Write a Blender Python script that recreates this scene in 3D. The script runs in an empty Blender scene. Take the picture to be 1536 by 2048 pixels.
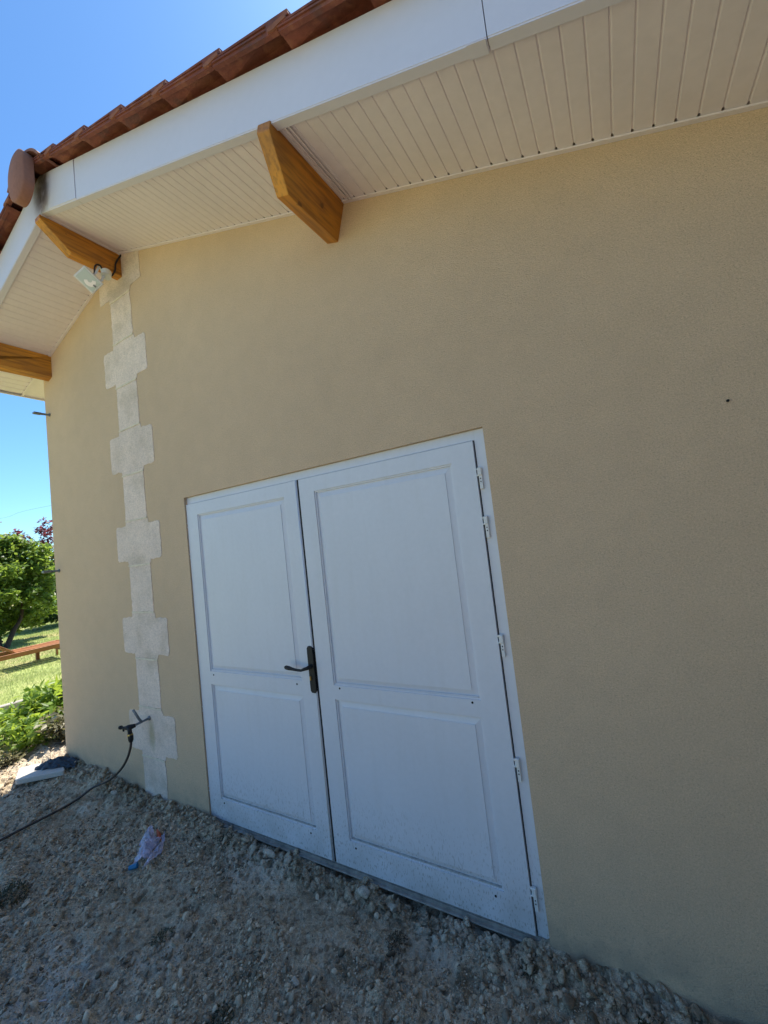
import bpy, math, random
import numpy as np
from mathutils import Vector, Matrix
C = bpy.context.scene
COL = C.collection
rng = np.random.default_rng(7)
random.seed(7)

# ------------------------------------------------------------------ camera
YAW, PIT, ROL = math.radians(29.866), math.radians(3.6625), math.radians(-6.4907)
def cam_axes():
    cy, sy, cp, sp, cr, sr = math.cos(YAW), math.sin(YAW), math.cos(PIT), math.sin(PIT), math.cos(ROL), math.sin(ROL)
    f = Vector((-sy*cp, cy*cp, sp)); r0 = Vector((cy, sy, 0)); u0 = r0.cross(f)
    return cr*r0 + sr*u0, -sr*r0 + cr*u0, f
CR, CU, CF = cam_axes()
cam = bpy.data.cameras.new('camera'); cam.sensor_fit = 'VERTICAL'; cam.sensor_height = 36.0
cam.lens = 814.07/2048*36; cam.clip_start = 0.02; cam.clip_end = 3000
co = bpy.data.objects.new('camera', cam); COL.objects.link(co)
M = Matrix.Identity(4)
for i in range(3):
    M[i][0], M[i][1], M[i][2] = CR[i], CU[i], -CF[i]
M[2][3] = 1.70
co.matrix_world = M
C.camera = co

# ------------------------------------------------------------------ light
SUN = Vector((-0.14, 0.56, 1.0)).normalized()
elev = math.asin(SUN.z); azi = math.atan2(SUN.x, SUN.y)
w = bpy.data.worlds.new('World'); C.world = w; w.use_nodes = True
nt = w.node_tree; bg = nt.nodes['Background']
sky = nt.nodes.new('ShaderNodeTexSky'); sky.sky_type = 'NISHITA'; sky.sun_disc = False
sky.sun_elevation = elev; sky.sun_rotation = azi; sky.air_density = 1.0; sky.dust_density = 0.3; sky.ozone_density = 2.0
tint = nt.nodes.new('ShaderNodeVectorMath'); tint.operation = 'MULTIPLY'; tint.inputs[1].default_value = (0.545, 0.82, 1.02)
nt.links.new(sky.outputs[0], tint.inputs[0]); nt.links.new(tint.outputs[0], bg.inputs[0]); bg.inputs[1].default_value = 0.112
sl = bpy.data.lights.new('sun', 'SUN'); sl.energy = 5.0; sl.angle = math.radians(0.5); sl.color = (1.0, 0.93, 0.82)
so = bpy.data.objects.new('sun', sl); COL.objects.link(so)
so.rotation_euler = SUN.to_track_quat('Z', 'Y').to_euler()
C.view_settings.view_transform = 'Standard'; C.view_settings.look = 'None'; C.view_settings.gamma = 1
C.view_settings.exposure = 1.01

# ------------------------------------------------------------------ materials
def mat(name, col, rough=0.7, nscale=None, namt=0.15, bump=None, metal=0.0, spec=0.5):
    """bump: list of (scale, strength, distance)"""
    m = bpy.data.materials.new(name); m.use_nodes = True
    t = m.node_tree; b = t.nodes['Principled BSDF']
    b.inputs['Roughness'].default_value = rough; b.inputs['Metallic'].default_value = metal
    b.inputs['Specular IOR Level'].default_value = spec
    tc = t.nodes.new('ShaderNodeNewGeometry')
    c = t.nodes.new('ShaderNodeRGB'); c.outputs[0].default_value = (*col, 1); last = c.outputs[0]
    if nscale:
        for k, s in enumerate(nscale if isinstance(nscale, (list, tuple)) else [nscale]):
            n = t.nodes.new('ShaderNodeTexNoise'); n.inputs['Scale'].default_value = s; n.inputs['Detail'].default_value = 6
            t.links.new(tc.outputs['Position'], n.inputs['Vector'])
            mr = t.nodes.new('ShaderNodeMapRange'); mr.inputs[1].default_value = 0.25; mr.inputs[2].default_value = 0.75
            a = namt[k] if isinstance(namt, (list, tuple)) else namt
            mr.inputs[3].default_value = 1-a; mr.inputs[4].default_value = 1+a
            t.links.new(n.outputs[0], mr.inputs[0])
            mx = t.nodes.new('ShaderNodeVectorMath'); mx.operation = 'SCALE'
            t.links.new(last, mx.inputs[0]); t.links.new(mr.outputs[0], mx.inputs['Scale']); last = mx.outputs[0]
    t.links.new(last, b.inputs['Base Color'])
    prev = None
    for s, st, d in (bump or []):
        n = t.nodes.new('ShaderNodeTexNoise'); n.inputs['Scale'].default_value = s; n.inputs['Detail'].default_value = 4
        t.links.new(tc.outputs['Position'], n.inputs['Vector'])
        bp = t.nodes.new('ShaderNodeBump'); bp.inputs['Strength'].default_value = st; bp.inputs['Distance'].default_value = d
        t.links.new(n.outputs[0], bp.inputs['Height'])
        if prev: t.links.new(prev, bp.inputs['Normal'])
        prev = bp.outputs[0]
    if prev: t.links.new(prev, b.inputs['Normal'])
    m['_last'] = 0
    return m
def nodes(m): return m.node_tree, m.node_tree.nodes['Principled BSDF']
def base_link(m):
    t, b = nodes(m); return b.inputs['Base Color'].links[0].from_socket
def mixin(m, fac, col):
    """lay colour col over the base by the socket fac"""
    t, b = nodes(m); prev = base_link(m)
    mx = t.nodes.new('ShaderNodeMix'); mx.data_type = 'RGBA'
    t.links.new(fac, mx.inputs[0]); t.links.new(prev, mx.inputs[6])
    if isinstance(col, tuple): mx.inputs[7].default_value = (*col, 1)
    else: t.links.new(col, mx.inputs[7])
    t.links.new(mx.outputs[2], b.inputs['Base Color'])
def noise_mask(m, scale, lo, hi, detail=5, vec=None, stretch=None):
    t, b = nodes(m)
    g = t.nodes.new('ShaderNodeNewGeometry'); src = g.outputs['Position']
    if stretch:
        mp = t.nodes.new('ShaderNodeMapping'); mp.inputs['Scale'].default_value = stretch
        t.links.new(src, mp.inputs[0]); src = mp.outputs[0]
    n = t.nodes.new('ShaderNodeTexNoise'); n.inputs['Scale'].default_value = scale; n.inputs['Detail'].default_value = detail
    t.links.new(src, n.inputs['Vector'])
    r = t.nodes.new('ShaderNodeMapRange'); r.inputs[1].default_value = lo; r.inputs[2].default_value = hi
    t.links.new(n.outputs[0], r.inputs[0]); return r.outputs[0]
def pos_mask(m, axis, a, b_):
    t, b = nodes(m); g = t.nodes.new('ShaderNodeNewGeometry'); s = t.nodes.new('ShaderNodeSeparateXYZ')
    t.links.new(g.outputs['Position'], s.inputs[0])
    r = t.nodes.new('ShaderNodeMapRange'); r.inputs[1].default_value = a; r.inputs[2].default_value = b_
    t.links.new(s.outputs[axis], r.inputs[0]); return r.outputs[0]
def mul(m, a, b_, op='MULTIPLY'):
    t, b = nodes(m); x = t.nodes.new('ShaderNodeMath'); x.operation = op
    for i, s in enumerate((a, b_)):
        if isinstance(s, (int, float)): x.inputs[i].default_value = s
        else: t.links.new(s, x.inputs[i])
    return x.outputs[0]
def island_tint(m, amt):
    t, b = nodes(m); prev = base_link(m)
    g = t.nodes.new('ShaderNodeNewGeometry'); r = t.nodes.new('ShaderNodeMapRange')
    r.inputs[3].default_value = 1-amt; r.inputs[4].default_value = 1+amt
    t.links.new(g.outputs['Random Per Island'], r.inputs[0])
    mx = t.nodes.new('ShaderNodeVectorMath'); mx.operation = 'SCALE'
    t.links.new(prev, mx.inputs[0]); t.links.new(r.outputs[0], mx.inputs['Scale'])
    t.links.new(mx.outputs[0], b.inputs['Base Color'])
def leafmat(name, col, tr, amt=0.35, mix=0.45):
    m = mat(name, col, 0.45, 3.0, 0.2); island_tint(m, amt)
    t, b = nodes(m); out = t.nodes['Material Output']
    tl = t.nodes.new('ShaderNodeBsdfTranslucent'); tl.inputs[0].default_value = (*tr, 1)
    mx = t.nodes.new('ShaderNodeMixShader'); mx.inputs[0].default_value = mix
    t.links.new(b.outputs[0], mx.inputs[1]); t.links.new(tl.outputs[0], mx.inputs[2]); t.links.new(mx.outputs[0], out.inputs[0])
    return m

def near_mask(m, p, sc, r0, r1):
    t, b = nodes(m); g = t.nodes.new('ShaderNodeNewGeometry'); sb = t.nodes.new('ShaderNodeVectorMath'); sb.operation = 'SUBTRACT'; sb.inputs[1].default_value = p
    ml = t.nodes.new('ShaderNodeVectorMath'); ml.operation = 'MULTIPLY'; ml.inputs[1].default_value = sc
    ln = t.nodes.new('ShaderNodeVectorMath'); ln.operation = 'LENGTH'; r = t.nodes.new('ShaderNodeMapRange'); r.inputs[1].default_value = r1; r.inputs[2].default_value = r0
    t.links.new(g.outputs['Position'], sb.inputs[0]); t.links.new(sb.outputs[0], ml.inputs[0]); t.links.new(ml.outputs[0], ln.inputs[0]); t.links.new(ln.outputs['Value'], r.inputs[0]); return r.outputs[0]
WALLC = (0.665, 0.488, 0.322)
m_wall = mat('render_plaster', WALLC, 0.92, [1.3, 9.0, 150.0, 420.0], [0.05, 0.035, 0.12, 0.18], [(170, 0.6, 0.004), (300, 0.9, 0.004), (22, 0.2, 0.006)], spec=0.2)
sp = noise_mask(m_wall, 230, 0.63, 0.70, 3, stretch=(.6, 1, 1)); mixin(m_wall, mul(m_wall, sp, 0.40), (0.25, 0.19, 0.12))
bl = noise_mask(m_wall, 0.9, 0.35, 0.7, 7, stretch=(1, 1, .5)); mixin(m_wall, mul(m_wall, bl, 0.16), (0.50, 0.37, 0.24))
damp = mul(m_wall, near_mask(m_wall, (-3.205, 1.76, .44), (1, 1, .34), .015, .045), noise_mask(m_wall, 20, .3, .5)); mixin(m_wall, mul(m_wall, damp, .4), (0.30, 0.27, 0.12))
soil_up = mul(m_wall, pos_mask(m_wall, 2, 0.20, -0.02), noise_mask(m_wall, 11, 0.33, 0.60, 7)); mixin(m_wall, mul(m_wall, soil_up, 0.7), (0.34, 0.28, 0.21))
mixin(m_wall, mul(m_wall, mul(m_wall, pos_mask(m_wall, 2, 0.45, 0.0), noise_mask(m_wall, 90, 0.60, 0.66, 3)), .4), (0.30, 0.25, 0.19))
m_quoin = mat('stone_quoin', (0.80, 0.655, 0.55), 0.95, [5.0, 60.0, 200.0], [0.08, 0.10, 0.18], [(110, 1.0, 0.008), (300, 0.7, 0.004)], spec=0.2)
mixin(m_quoin, mul(m_quoin, noise_mask(m_quoin, 4.5, 0.50, 0.68, 7), 0.45), (0.47, 0.37, 0.25))
mixin(m_quoin, mul(m_quoin, near_mask(m_quoin, (-3.205, 1.76, .44), (1, 1, .34), .02, .05), .45), (0.32, 0.30, 0.13))
def object_tint(m, amt):
    t, b = nodes(m); prev = base_link(m); oi = t.nodes.new('ShaderNodeObjectInfo'); r = t.nodes.new('ShaderNodeMapRange'); r.inputs[3].default_value = 1-amt; r.inputs[4].default_value = 1+amt
    mx = t.nodes.new('ShaderNodeVectorMath'); mx.operation = 'SCALE'; t.links.new(oi.outputs['Random'], r.inputs[0]); t.links.new(prev, mx.inputs[0]); t.links.new(r.outputs[0], mx.inputs['Scale']); t.links.new(mx.outputs[0], b.inputs['Base Color'])
object_tint(m_quoin, .07)
m_joint = mat('lime_joint', (0.74, 0.64, 0.50), 0.9, [30.0], [0.12], [(200, 0.5, 0.002)], spec=0.2)
m_white = mat('white_plastic', (0.69, 0.67, 0.755), 0.38, [1.5, 25.0], [0.03, 0.015])
st = mul(m_white, near_mask(m_white, (-3.11, 1.24, 4.33), (1, 1, .55), .05, .15), noise_mask(m_white, 22, 0.25, 0.5))
mixin(m_white, mul(m_white, st, 0.65), (0.14, 0.095, 0.055))
m_soffit = mat('soffit_plastic', (0.775, 0.70, 0.725), 0.5, [2.0, 30.0], [0.06, 0.03], [(9, .25, .01)])
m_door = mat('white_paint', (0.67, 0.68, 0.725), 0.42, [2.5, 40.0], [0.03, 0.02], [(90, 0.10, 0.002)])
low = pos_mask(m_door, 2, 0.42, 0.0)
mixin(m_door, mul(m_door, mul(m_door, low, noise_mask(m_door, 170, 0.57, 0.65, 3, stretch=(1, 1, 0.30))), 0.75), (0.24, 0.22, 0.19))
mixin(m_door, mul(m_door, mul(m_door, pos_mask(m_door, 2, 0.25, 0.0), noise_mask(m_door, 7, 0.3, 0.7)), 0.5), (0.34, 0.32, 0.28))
mixin(m_door, mul(m_door, noise_mask(m_door, 3.0, 0.50, 0.75, 8, stretch=(6, 6, 0.6)), 0.10), (0.5, 0.49, 0.46))
m_ledge = mat('dirty_white_paint', (0.40, 0.39, 0.37), 0.7, [40.0], [0.35])
m_hinge = mat('hinge_paint', (0.72, 0.71, 0.69), 0.4, [60.0], [0.08])
m_black = mat('black_iron', (0.006, 0.006, 0.007), 0.6, [40.0], [0.3], [(120, 0.2, 0.002)])
m_thr = mat('dusty_threshold', (0.27, 0.25, 0.22), 0.8, [30.0, 9.0], [0.35, 0.3])
m_hole = mat('dark_recess', (0.01, 0.01, 0.01), 0.9)
m_brass = mat('brass', (0.36, 0.26, 0.10), 0.35, [60.0], [0.2], metal=1.0)
m_wood = mat('stained_wood', (0.64, 0.26, 0.022), 0.42, [2.0], [0.12])
def grain(m, dark, sc, stretch, f=0.5):
    mixin(m, mul(m, noise_mask(m, sc, 0.44, 0.64, 6, stretch=stretch), f), dark)
grain(m_wood, (0.27, 0.10, 0.012), 6, (9, 0.8, 9), 0.75); grain(m_wood, (0.30, 0.12, 0.03), 3, (2, 1, 2), 0.5)
mixin(m_wood, mul(m_wood, noise_mask(m_wood, 14, 0.70, 0.74, 2), 0.7), (0.12, 0.045, 0.01))
m_tile = mat('terracotta', (0.20, 0.055, 0.032), 0.8, [4.0, 40.0], [0.25, 0.15], [(70, 0.5, 0.004)])
mixin(m_tile, mul(m_tile, noise_mask(m_tile, 16, 0.52, 0.62), 0.5), (0.32, 0.12, 0.06))
mixin(m_tile, mul(m_tile, noise_mask(m_tile, 9, 0.58, 0.68), 0.5), (0.09, 0.05, 0.045))
m_cap = mat('ridge_terracotta', (0.27, 0.12, 0.085), 0.85, [6.0, 50.0], [0.15, 0.1], [(80, 0.3, 0.003)])
m_soil = mat('soil', (0.57, 0.455, 0.315), 0.97, [2.2, 12.0, 60.0, 300.0], [0.22, 0.25, 0.35, 0.35], [(45, 0.9, 0.02), (110, 1.0, 0.012), (320, 0.8, 0.005)], spec=0.15)
mixin(m_soil, mul(m_soil, noise_mask(m_soil, 2.1, 0.50, 0.62, 6), 0.55), (0.68, 0.60, 0.48))
mixin(m_soil, mul(m_soil, noise_mask(m_soil, 5.5, 0.56, 0.68, 5), 0.6), (0.15, 0.125, 0.07))
mixin(m_soil, mul(m_soil, noise_mask(m_soil, 30, 0.55, 0.62, 4), 0.65), (0.13, 0.10, 0.06))
dust = mul(m_soil, near_mask(m_soil, (-2.25, .72, 0), (1, 1.6, 0), .05, .55), noise_mask(m_soil, 9, .42, .6)); mixin(m_soil, mul(m_soil, dust, .4), (0.66, 0.64, 0.62))
m_stone = mat('gravel', (0.47, 0.385, 0.28), 0.93, [30.0, 200.0], [0.2, 0.2], [(160, 0.5, 0.003)], spec=0.2); island_tint(m_stone, 0.6)
m_clod = mat('clod', (0.40, 0.32, 0.225), 0.95, [30.0, 200.0], [0.25, 0.25], [(160, 0.7, 0.004)], spec=0.2); island_tint(m_clod, 0.65)
m_rock = mat('limestone', (0.52, 0.44, 0.34), 0.95, [40.0, 150.0], [0.35, 0.25], [(60, 1.0, 0.012), (200, .8, .005)], spec=0.2)
m_grassbase = mat('lawn_ground', (0.29, 0.33, 0.115), 0.95, [1.2, 9.0, 60.0], [0.25, 0.25, 0.3], [(40, 0.6, 0.02)], spec=0.1)
mixin(m_grassbase, mul(m_grassbase, noise_mask(m_grassbase, 0.8, 0.48, 0.62, 5), 0.75), (0.46, 0.37, 0.20))
m_blade = leafmat('grass_blade', (0.32, 0.39, 0.14), (0.42, 0.50, 0.16), 0.4, 0.3)
m_leafA = leafmat('leaf_bright', (0.12, 0.20, 0.045), (0.31, 0.43, 0.06), 0.45, 0.45)
m_leafB = leafmat('leaf_dark', (0.045, 0.09, 0.02), (0.10, 0.19, 0.025), 0.45, 0.3)
m_leafP = leafmat('leaf_purple', (0.10, 0.030, 0.045), (0.30, 0.07, 0.09), 0.4, 0.4)
m_leafC = leafmat('leaf_plant', (0.15, 0.25, 0.04), (0.42, 0.54, 0.06), 0.4, 0.45)
m_dry = leafmat('leaf_wilted', (0.17, 0.16, 0.085), (0.24, 0.22, 0.10), 0.35, 0.25)
m_bark = mat('bark', (0.05, 0.032, 0.022), 0.9, [20.0], [0.3], [(40, 0.8, 0.01)])
m_lounge = mat('oiled_wood', (0.31, 0.115, 0.035), 0.5, [6.0], [0.2])
m_glass = mat('lamp_glass', (0.56, 0.64, 0.58), 0.12, [9.0], [0.06])
m_reflect = mat('lamp_reflector', (0.8, 0.82, 0.8), 0.3, metal=0.35)
m_cable = mat('black_cable', (0.018, 0.014, 0.02), 0.5)
m_hose = mat('rubber_hose', (0.045, 0.034, 0.028), 0.6, [40.0], [0.4])
m_galv = mat('galvanised_steel', (0.20, 0.22, 0.24), 0.45, [50.0], [0.2], metal=0.6)
m_slab = mat('cast_slab', (0.50, 0.47, 0.42), 0.85, [8.0, 80.0], [0.08, 0.1], [(90, 0.3, 0.003)])
m_tarp = mat('dark_plastic_sheet', (0.022, 0.027, 0.034), 0.35, [12.0], [0.3])
m_blue = mat('blue_plastic', (0.01, 0.16, 0.33), 0.4)
m_orange = mat('orange_paper', (0.55, 0.10, 0.035), 0.6)
m_conc = mat('concrete', (0.36, 0.33, 0.29), 0.9, [6.0, 60.0], [0.15, 0.15])
m_rust = mat('reddish_brick', (0.20, 0.06, 0.03), 0.8, [8.0], [0.2])
# thin wrapper film
m_film = bpy.data.materials.new('plastic_film'); m_film.use_nodes = True
t, b = nodes(m_film); b.inputs['Base Color'].default_value = (0.66, 0.62, 0.78, 1); b.inputs['Roughness'].default_value = 0.25
tr = t.nodes.new('ShaderNodeBsdfTransparent'); mx = t.nodes.new('ShaderNodeMixShader')
fn = t.nodes.new('ShaderNodeTexNoise'); fn.inputs['Scale'].default_value = 12
fr = t.nodes.new('ShaderNodeMapRange'); fr.inputs[1].default_value = 0.35; fr.inputs[2].default_value = 0.65; fr.inputs[3].default_value = 0.35; fr.inputs[4].default_value = 0.8
g = t.nodes.new('ShaderNodeNewGeometry'); t.links.new(g.outputs['Position'], fn.inputs['Vector']); t.links.new(fn.outputs[0], fr.inputs[0])
t.links.new(fr.outputs[0], mx.inputs[0]); t.links.new(tr.outputs[0], mx.inputs[1]); t.links.new(b.outputs[0], mx.inputs[2]); t.links.new(mx.outputs[0], t.nodes['Material Output'].inputs[0])

# ------------------------------------------------------------------ builders
class MB:
    def __init__(s): s.v = []; s.f = []; s.mi = []
    def add(s, V, F, mi=0):
        o = len(s.v); s.v += [tuple(map(float, p)) for p in V]; s.f += [tuple(o+i for i in f) for f in F]; s.mi += [mi]*len(F)
    def box(s, x0, x1, y0, y1, z0, z1, mi=0, bev=0.0, fn=None):
        if bev <= 0:
            V = [(x, y, z) for x in (x0, x1) for y in (y0, y1) for z in (z0, z1)]
            F = [(0,1,3,2),(4,6,7,5),(0,4,5,1),(2,3,7,6),(0,2,6,4),(1,5,7,3)]
        else:
            b = bev; V = []; F = []
            # chamfered box: 24 verts
            idx = {}
            for ix, x in enumerate((x0, x1)):
                for iy, y in enumerate((y0, y1)):
                    for iz, z in enumerate((z0, z1)):
                        sx, sy, sz = (b if ix == 0 else -b), (b if iy == 0 else -b), (b if iz == 0 else -b)
                        idx[(ix,iy,iz,0)] = len(V); V.append((x, y+sy, z+sz))
                        idx[(ix,iy,iz,1)] = len(V); V.append((x+sx, y, z+sz))
                        idx[(ix,iy,iz,2)] = len(V); V.append((x+sx, y+sy, z))
                        a = [idx[(ix,iy,iz,k)] for k in range(3)]
                        F.append(tuple(a) if (ix+iy+iz) % 2 else tuple(a[::-1]))
            for k in range(2):
                q = [(0,0),(1,0),(1,1),(0,1)]
                F.append(tuple(idx[(k,a,c,0)] for a, c in (q if k else q[::-1])))
                F.append(tuple(idx[(a,k,c,1)] for a, c in (q[::-1] if k else q)))
                F.append(tuple(idx[(a,c,k,2)] for a, c in (q if k else q[::-1])))
            for a in range(2):
                for c in range(2):
                    F.append((idx[(a,c,0,0)], idx[(a,c,1,0)], idx[(a,c,1,1)], idx[(a,c,0,1)]))
                    F.append((idx[(a,0,c,0)], idx[(a,1,c,0)], idx[(a,1,c,2)], idx[(a,0,c,2)]))
                    F.append((idx[(0,a,c,1)], idx[(1,a,c,1)], idx[(1,a,c,2)], idx[(0,a,c,2)]))
        if fn: V = [fn(Vector(p)) for p in V]
        s.add(V, F, mi)
    def tube(s, pts, rad, n=10, caps=True, mi=0):
        P = [Vector(p) for p in pts]; R = rad if isinstance(rad, (list, tuple)) else [rad]*len(P)
        V = []; F = []; up = Vector((0.13, 0.21, 0.97))
        for i, p in enumerate(P):
            d = (P[min(i+1, len(P)-1)] - P[max(i-1, 0)]).normalized()
            a = d.cross(up)
            if a.length < 0.05: a = d.cross(Vector((1, 0, 0)))
            a.normalize(); b = d.cross(a); up = -(b) if False else up
            for k in range(n):
                t = 2*math.pi*k/n; V.append(p + (a*math.cos(t) + b*math.sin(t))*R[i])
        for i in range(len(P)-1):
            for k in range(n):
                F.append((i*n+k, i*n+(k+1) % n, (i+1)*n+(k+1) % n, (i+1)*n+k))
        if caps: F.append(tuple(range(n))[::-1]); F.append(tuple((len(P)-1)*n+k for k in range(n)))
        s.add(V, F, mi)
    def prism(s, poly, fn0, fn1, mi=0):
        """poly of 2-tuples; fn0/fn1 map to the two end faces"""
        n = len(poly); V = [fn0(*p) for p in poly] + [fn1(*p) for p in poly]
        F = [tuple(range(n))[::-1], tuple(range(n, 2*n))] + [(i, (i+1) % n, n+(i+1) % n, n+i) for i in range(n)]
        s.add(V, F, mi)
    def obj(s, name, m, parent=None, origin=(0, 0, 0), smooth=False, fix=True):
        return mesh_obj(name, np.array(s.v), s.f, m, parent, origin, smooth, s.mi, fix)
ORG = {}
def link(o, parent, origin):
    COL.objects.link(o)
    o.location = Vector(origin) - (ORG[parent.name] if parent else Vector((0, 0, 0)))
    if parent: o.parent = parent
    ORG[o.name] = Vector(origin)
def mesh_obj(name, V, F, m, parent=None, origin=(0, 0, 0), smooth=False, mi=None, fix=True):
    me = bpy.data.meshes.new(name)
    V = np.asarray(V, float) - np.asarray(origin, float)
    if isinstance(F, np.ndarray):
        k = F.shape[1]; nf = len(F)
        me.vertices.add(len(V)); me.vertices.foreach_set('co', V.astype(np.float32).ravel())
        me.loops.add(nf*k); me.loops.foreach_set('vertex_index', F.astype(np.int32).ravel())
        me.polygons.add(nf); me.polygons.foreach_set('loop_start', np.arange(0, nf*k, k, dtype=np.int32))
        me.update(calc_edges=True); fix = False
    else:
        me.from_pydata([tuple(p) for p in V], [], [tuple(int(i) for i in f) for f in F]); me.update()
    if fix:
        import bmesh
        bm = bmesh.new(); bm.from_mesh(me); bmesh.ops.recalc_face_normals(bm, faces=bm.faces); bm.to_mesh(me); bm.free()
    for x in (m if isinstance(m, (list, tuple)) else [m]): me.materials.append(x)
    if mi is not None and isinstance(m, (list, tuple)): me.polygons.foreach_set('material_index', np.array(mi, dtype=np.int32))
    if smooth: me.polygons.foreach_set('use_smooth', np.ones(len(me.polygons), bool))
    o = bpy.data.objects.new(name, me); link(o, parent, origin); return o
def tag(o, label=None, cat=None, group=None, kind=None):
    for k, v in (('label', label), ('category', cat), ('group', group), ('kind', kind)):
        if v: o[k] = v
    return o
def thing(name, label, cat, loc, group=None):
    o = bpy.data.objects.new(name, None); o.empty_display_size = 0.1; link(o, None, loc); return tag(o, label, cat, group)
def copy_child(o, parent, delta):
    c = o.copy(); COL.objects.link(c); c.parent = parent; c.location = o.location + Vector(delta); ORG[c.name] = ORG[o.name] + Vector(delta)
    return c
def K(x, z, y):  # features measured on the y=1.76 plane, moved to depth y along the same view
    k = y/1.76; return x*k, 1.7+(z-1.7)*k

# numpy noise
def vnoise(x, y, seed=0):
    xi = np.floor(x).astype(np.int64); yi = np.floor(y).astype(np.int64); fx = x-xi; fy = y-yi
    fx = fx*fx*(3-2*fx); fy = fy*fy*(3-2*fy)
    def h(a, b):
        n = (a*374761393 + b*668265263 + seed*974711) & 0xffffffff
        n = ((n ^ (n >> 13))*1274126177) & 0xffffffff; n = (n ^ (n >> 16)) & 0xffff
        return n/65535.0
    return (h(xi, yi)*(1-fx)+h(xi+1, yi)*fx)*(1-fy)+(h(xi, yi+1)*(1-fx)+h(xi+1, yi+1)*fx)*fy
def fbm(x, y, seed=0, o=4, g=0.5):
    a = 1.0; s = 0; t = 0
    for i in range(o):
        s = s + a*(vnoise(x*2**i, y*2**i, seed+i*17)-0.5); t += a; a *= g
    return s/t*2
def soil_h(x, y):
    x = np.asarray(x, float); y = np.asarray(y, float)
    h = -0.028 + 0.032*fbm(x*1.1, y*1.1, 3, 3) + 0.026*fbm(x*6, y*6, 9, 3)
    cl = fbm(x*22, y*22, 21, 3); h = h + 0.011*np.maximum(cl, -0.1)
    h = h + 0.008*fbm(x*70, y*70, 41, 2) - 0.014*np.maximum(fbm(x*18, y*18, 47, 3)-.08, 0)*3 + 0.010*np.maximum(fbm(x*13+3, y*13, 31, 2)-.1, 0)
    wall = np.clip((y-1.45)/0.31, 0, 1)
    h = h + (0.3+wall)*0.012*np.maximum(fbm(x*34, y*34, 63, 2), 0) + wall*0.016*fbm(x*14, y*14, 55, 2) + wall*0.022*np.maximum(fbm(x*27, y*27, 57, 2), 0)
    h = h + wall*np.interp(x, [-5.0, -4.6, -3.9, -3.1, -2.62, -2.45, -1.9, -1.3, -0.75, -0.5, -0.2, 0.1, 0.6], [0.03, 0.085, 0.07, 0.022, 0.015, -0.020, -0.024, -0.036, -0.042, 0.006, 0.03, -0.01, -0.02])
    # heap of soil reaching the threshold here and there
    for cx, s, a in ((-2.25, 0.12, 0.026), (-2.0, .06, .02), (-1.70, 0.10, 0.030), (-1.36, 0.09, 0.055), (-1.17, 0.05, 0.04), (-0.5, 0.14, 0.022), (-1.85, 0.05, .02), (-.8, .06, .02)):
        h = h + a*np.exp(-((x-cx)**2+(y-1.74)**2)/s**2)
    return h

# ------------------------------------------------------------------ ground
def grid(xs, ys, hf):
    X, Y = np.meshgrid(xs, ys, indexing='ij'); Z = hf(X, Y)
    V = np.stack([X, Y, Z], -1).reshape(-1, 3); ny = len(ys)
    i = (np.arange(len(xs)-1)[:, None]*ny + np.arange(ny-1)[None, :]).ravel()
    return V, np.stack([i, i+ny, i+ny+1, i+1], -1)
xs = np.concatenate([np.arange(-7.4, -4.9, 0.03), np.arange(-4.9, 0.5, 0.0065), np.arange(0.5, 4.5, 0.03)])
ys = np.concatenate([np.arange(-9, 0.3, 0.06), np.arange(0.3, 1.84, 0.0065), np.arange(1.84, 2.7, 0.02)])
def soil_patch(X, Y):
    h = soil_h(X, Y)
    # ragged border where the bare soil gives way to lawn
    e = np.minimum.reduce([X+5.75+0.45*fbm(X*1.5, Y*1.5, 77, 3)+0.25*np.clip(Y-1.6, -1, 1), 4.3-X, Y+8.8, 2.62-Y])
    e = np.where((Y > 1.84) & (X > -4.55), -1, e)
    return np.where(e < 0.25, h - 0.35*(1-np.clip(e/0.25, 0, 1))*1.0, h)
V, F = grid(xs, ys, soil_patch)
tag(mesh_obj('soil_ground', V, F, m_soil, smooth=True), kind='structure')
lx = np.concatenate([-np.geomspace(1500, 30, 14), np.arange(-28, -3, 0.35), np.geomspace(1, 1500, 14)])
ly = np.concatenate([-np.geomspace(1500, 6, 14), np.arange(-4, 14, 0.35), np.geomspace(15, 1500, 14)])
V, F = grid(lx, ly, lambda X, Y: -0.075+0.03*fbm(X*0.5, Y*0.5, 5, 2)*(np.abs(X) < 40)-0.10*((X > -5.6) & (X < 5) & (Y > -9) & (Y < 14)))
tag(mesh_obj('lawn', V, F, m_grassbase, smooth=True), kind='structure')
# grass blades on the seen stretch of the lawn
def wedge_pts(n):
    r = np.sqrt(rng.uniform(5.6**2, 30**2, n)) if False else rng.uniform(5.6, 26, n)
    a = rng.uniform(math.radians(11), math.radians(27), n)
    return -r*np.cos(a), r*np.sin(a), r
bx, by, br = wedge_pts(90000)
keep = (bx < -5.9)
bx, by, br = bx[keep], by[keep], br[keep]
pt = fbm(bx*0.8, by*0.8, 5, 3)
hgt = rng.uniform(0.02, 0.055, len(bx))*(1+pt*0.5); wd = 0.0022*np.maximum(1, br/6)
an = rng.uniform(0, math.pi, len(bx)); lean = rng.normal(0, 0.02, (len(bx), 2))
gz = -0.075+0.03*fbm(bx*0.5, by*0.5, 5, 2)
dx, dy = np.cos(an)*wd, np.sin(an)*wd
V = np.stack([np.stack([bx-dx, by-dy, gz-0.01], -1), np.stack([bx+dx, by+dy, gz-0.01], -1), np.stack([bx+lean[:, 0], by+lean[:, 1], gz+hgt], -1)], 1).reshape(-1, 3)
tag(mesh_obj('grass', V, np.arange(len(V)).reshape(-1, 3), m_blade), 'short mown lawn grass with dry patches left of the building', 'grass', kind='stuff')

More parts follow.
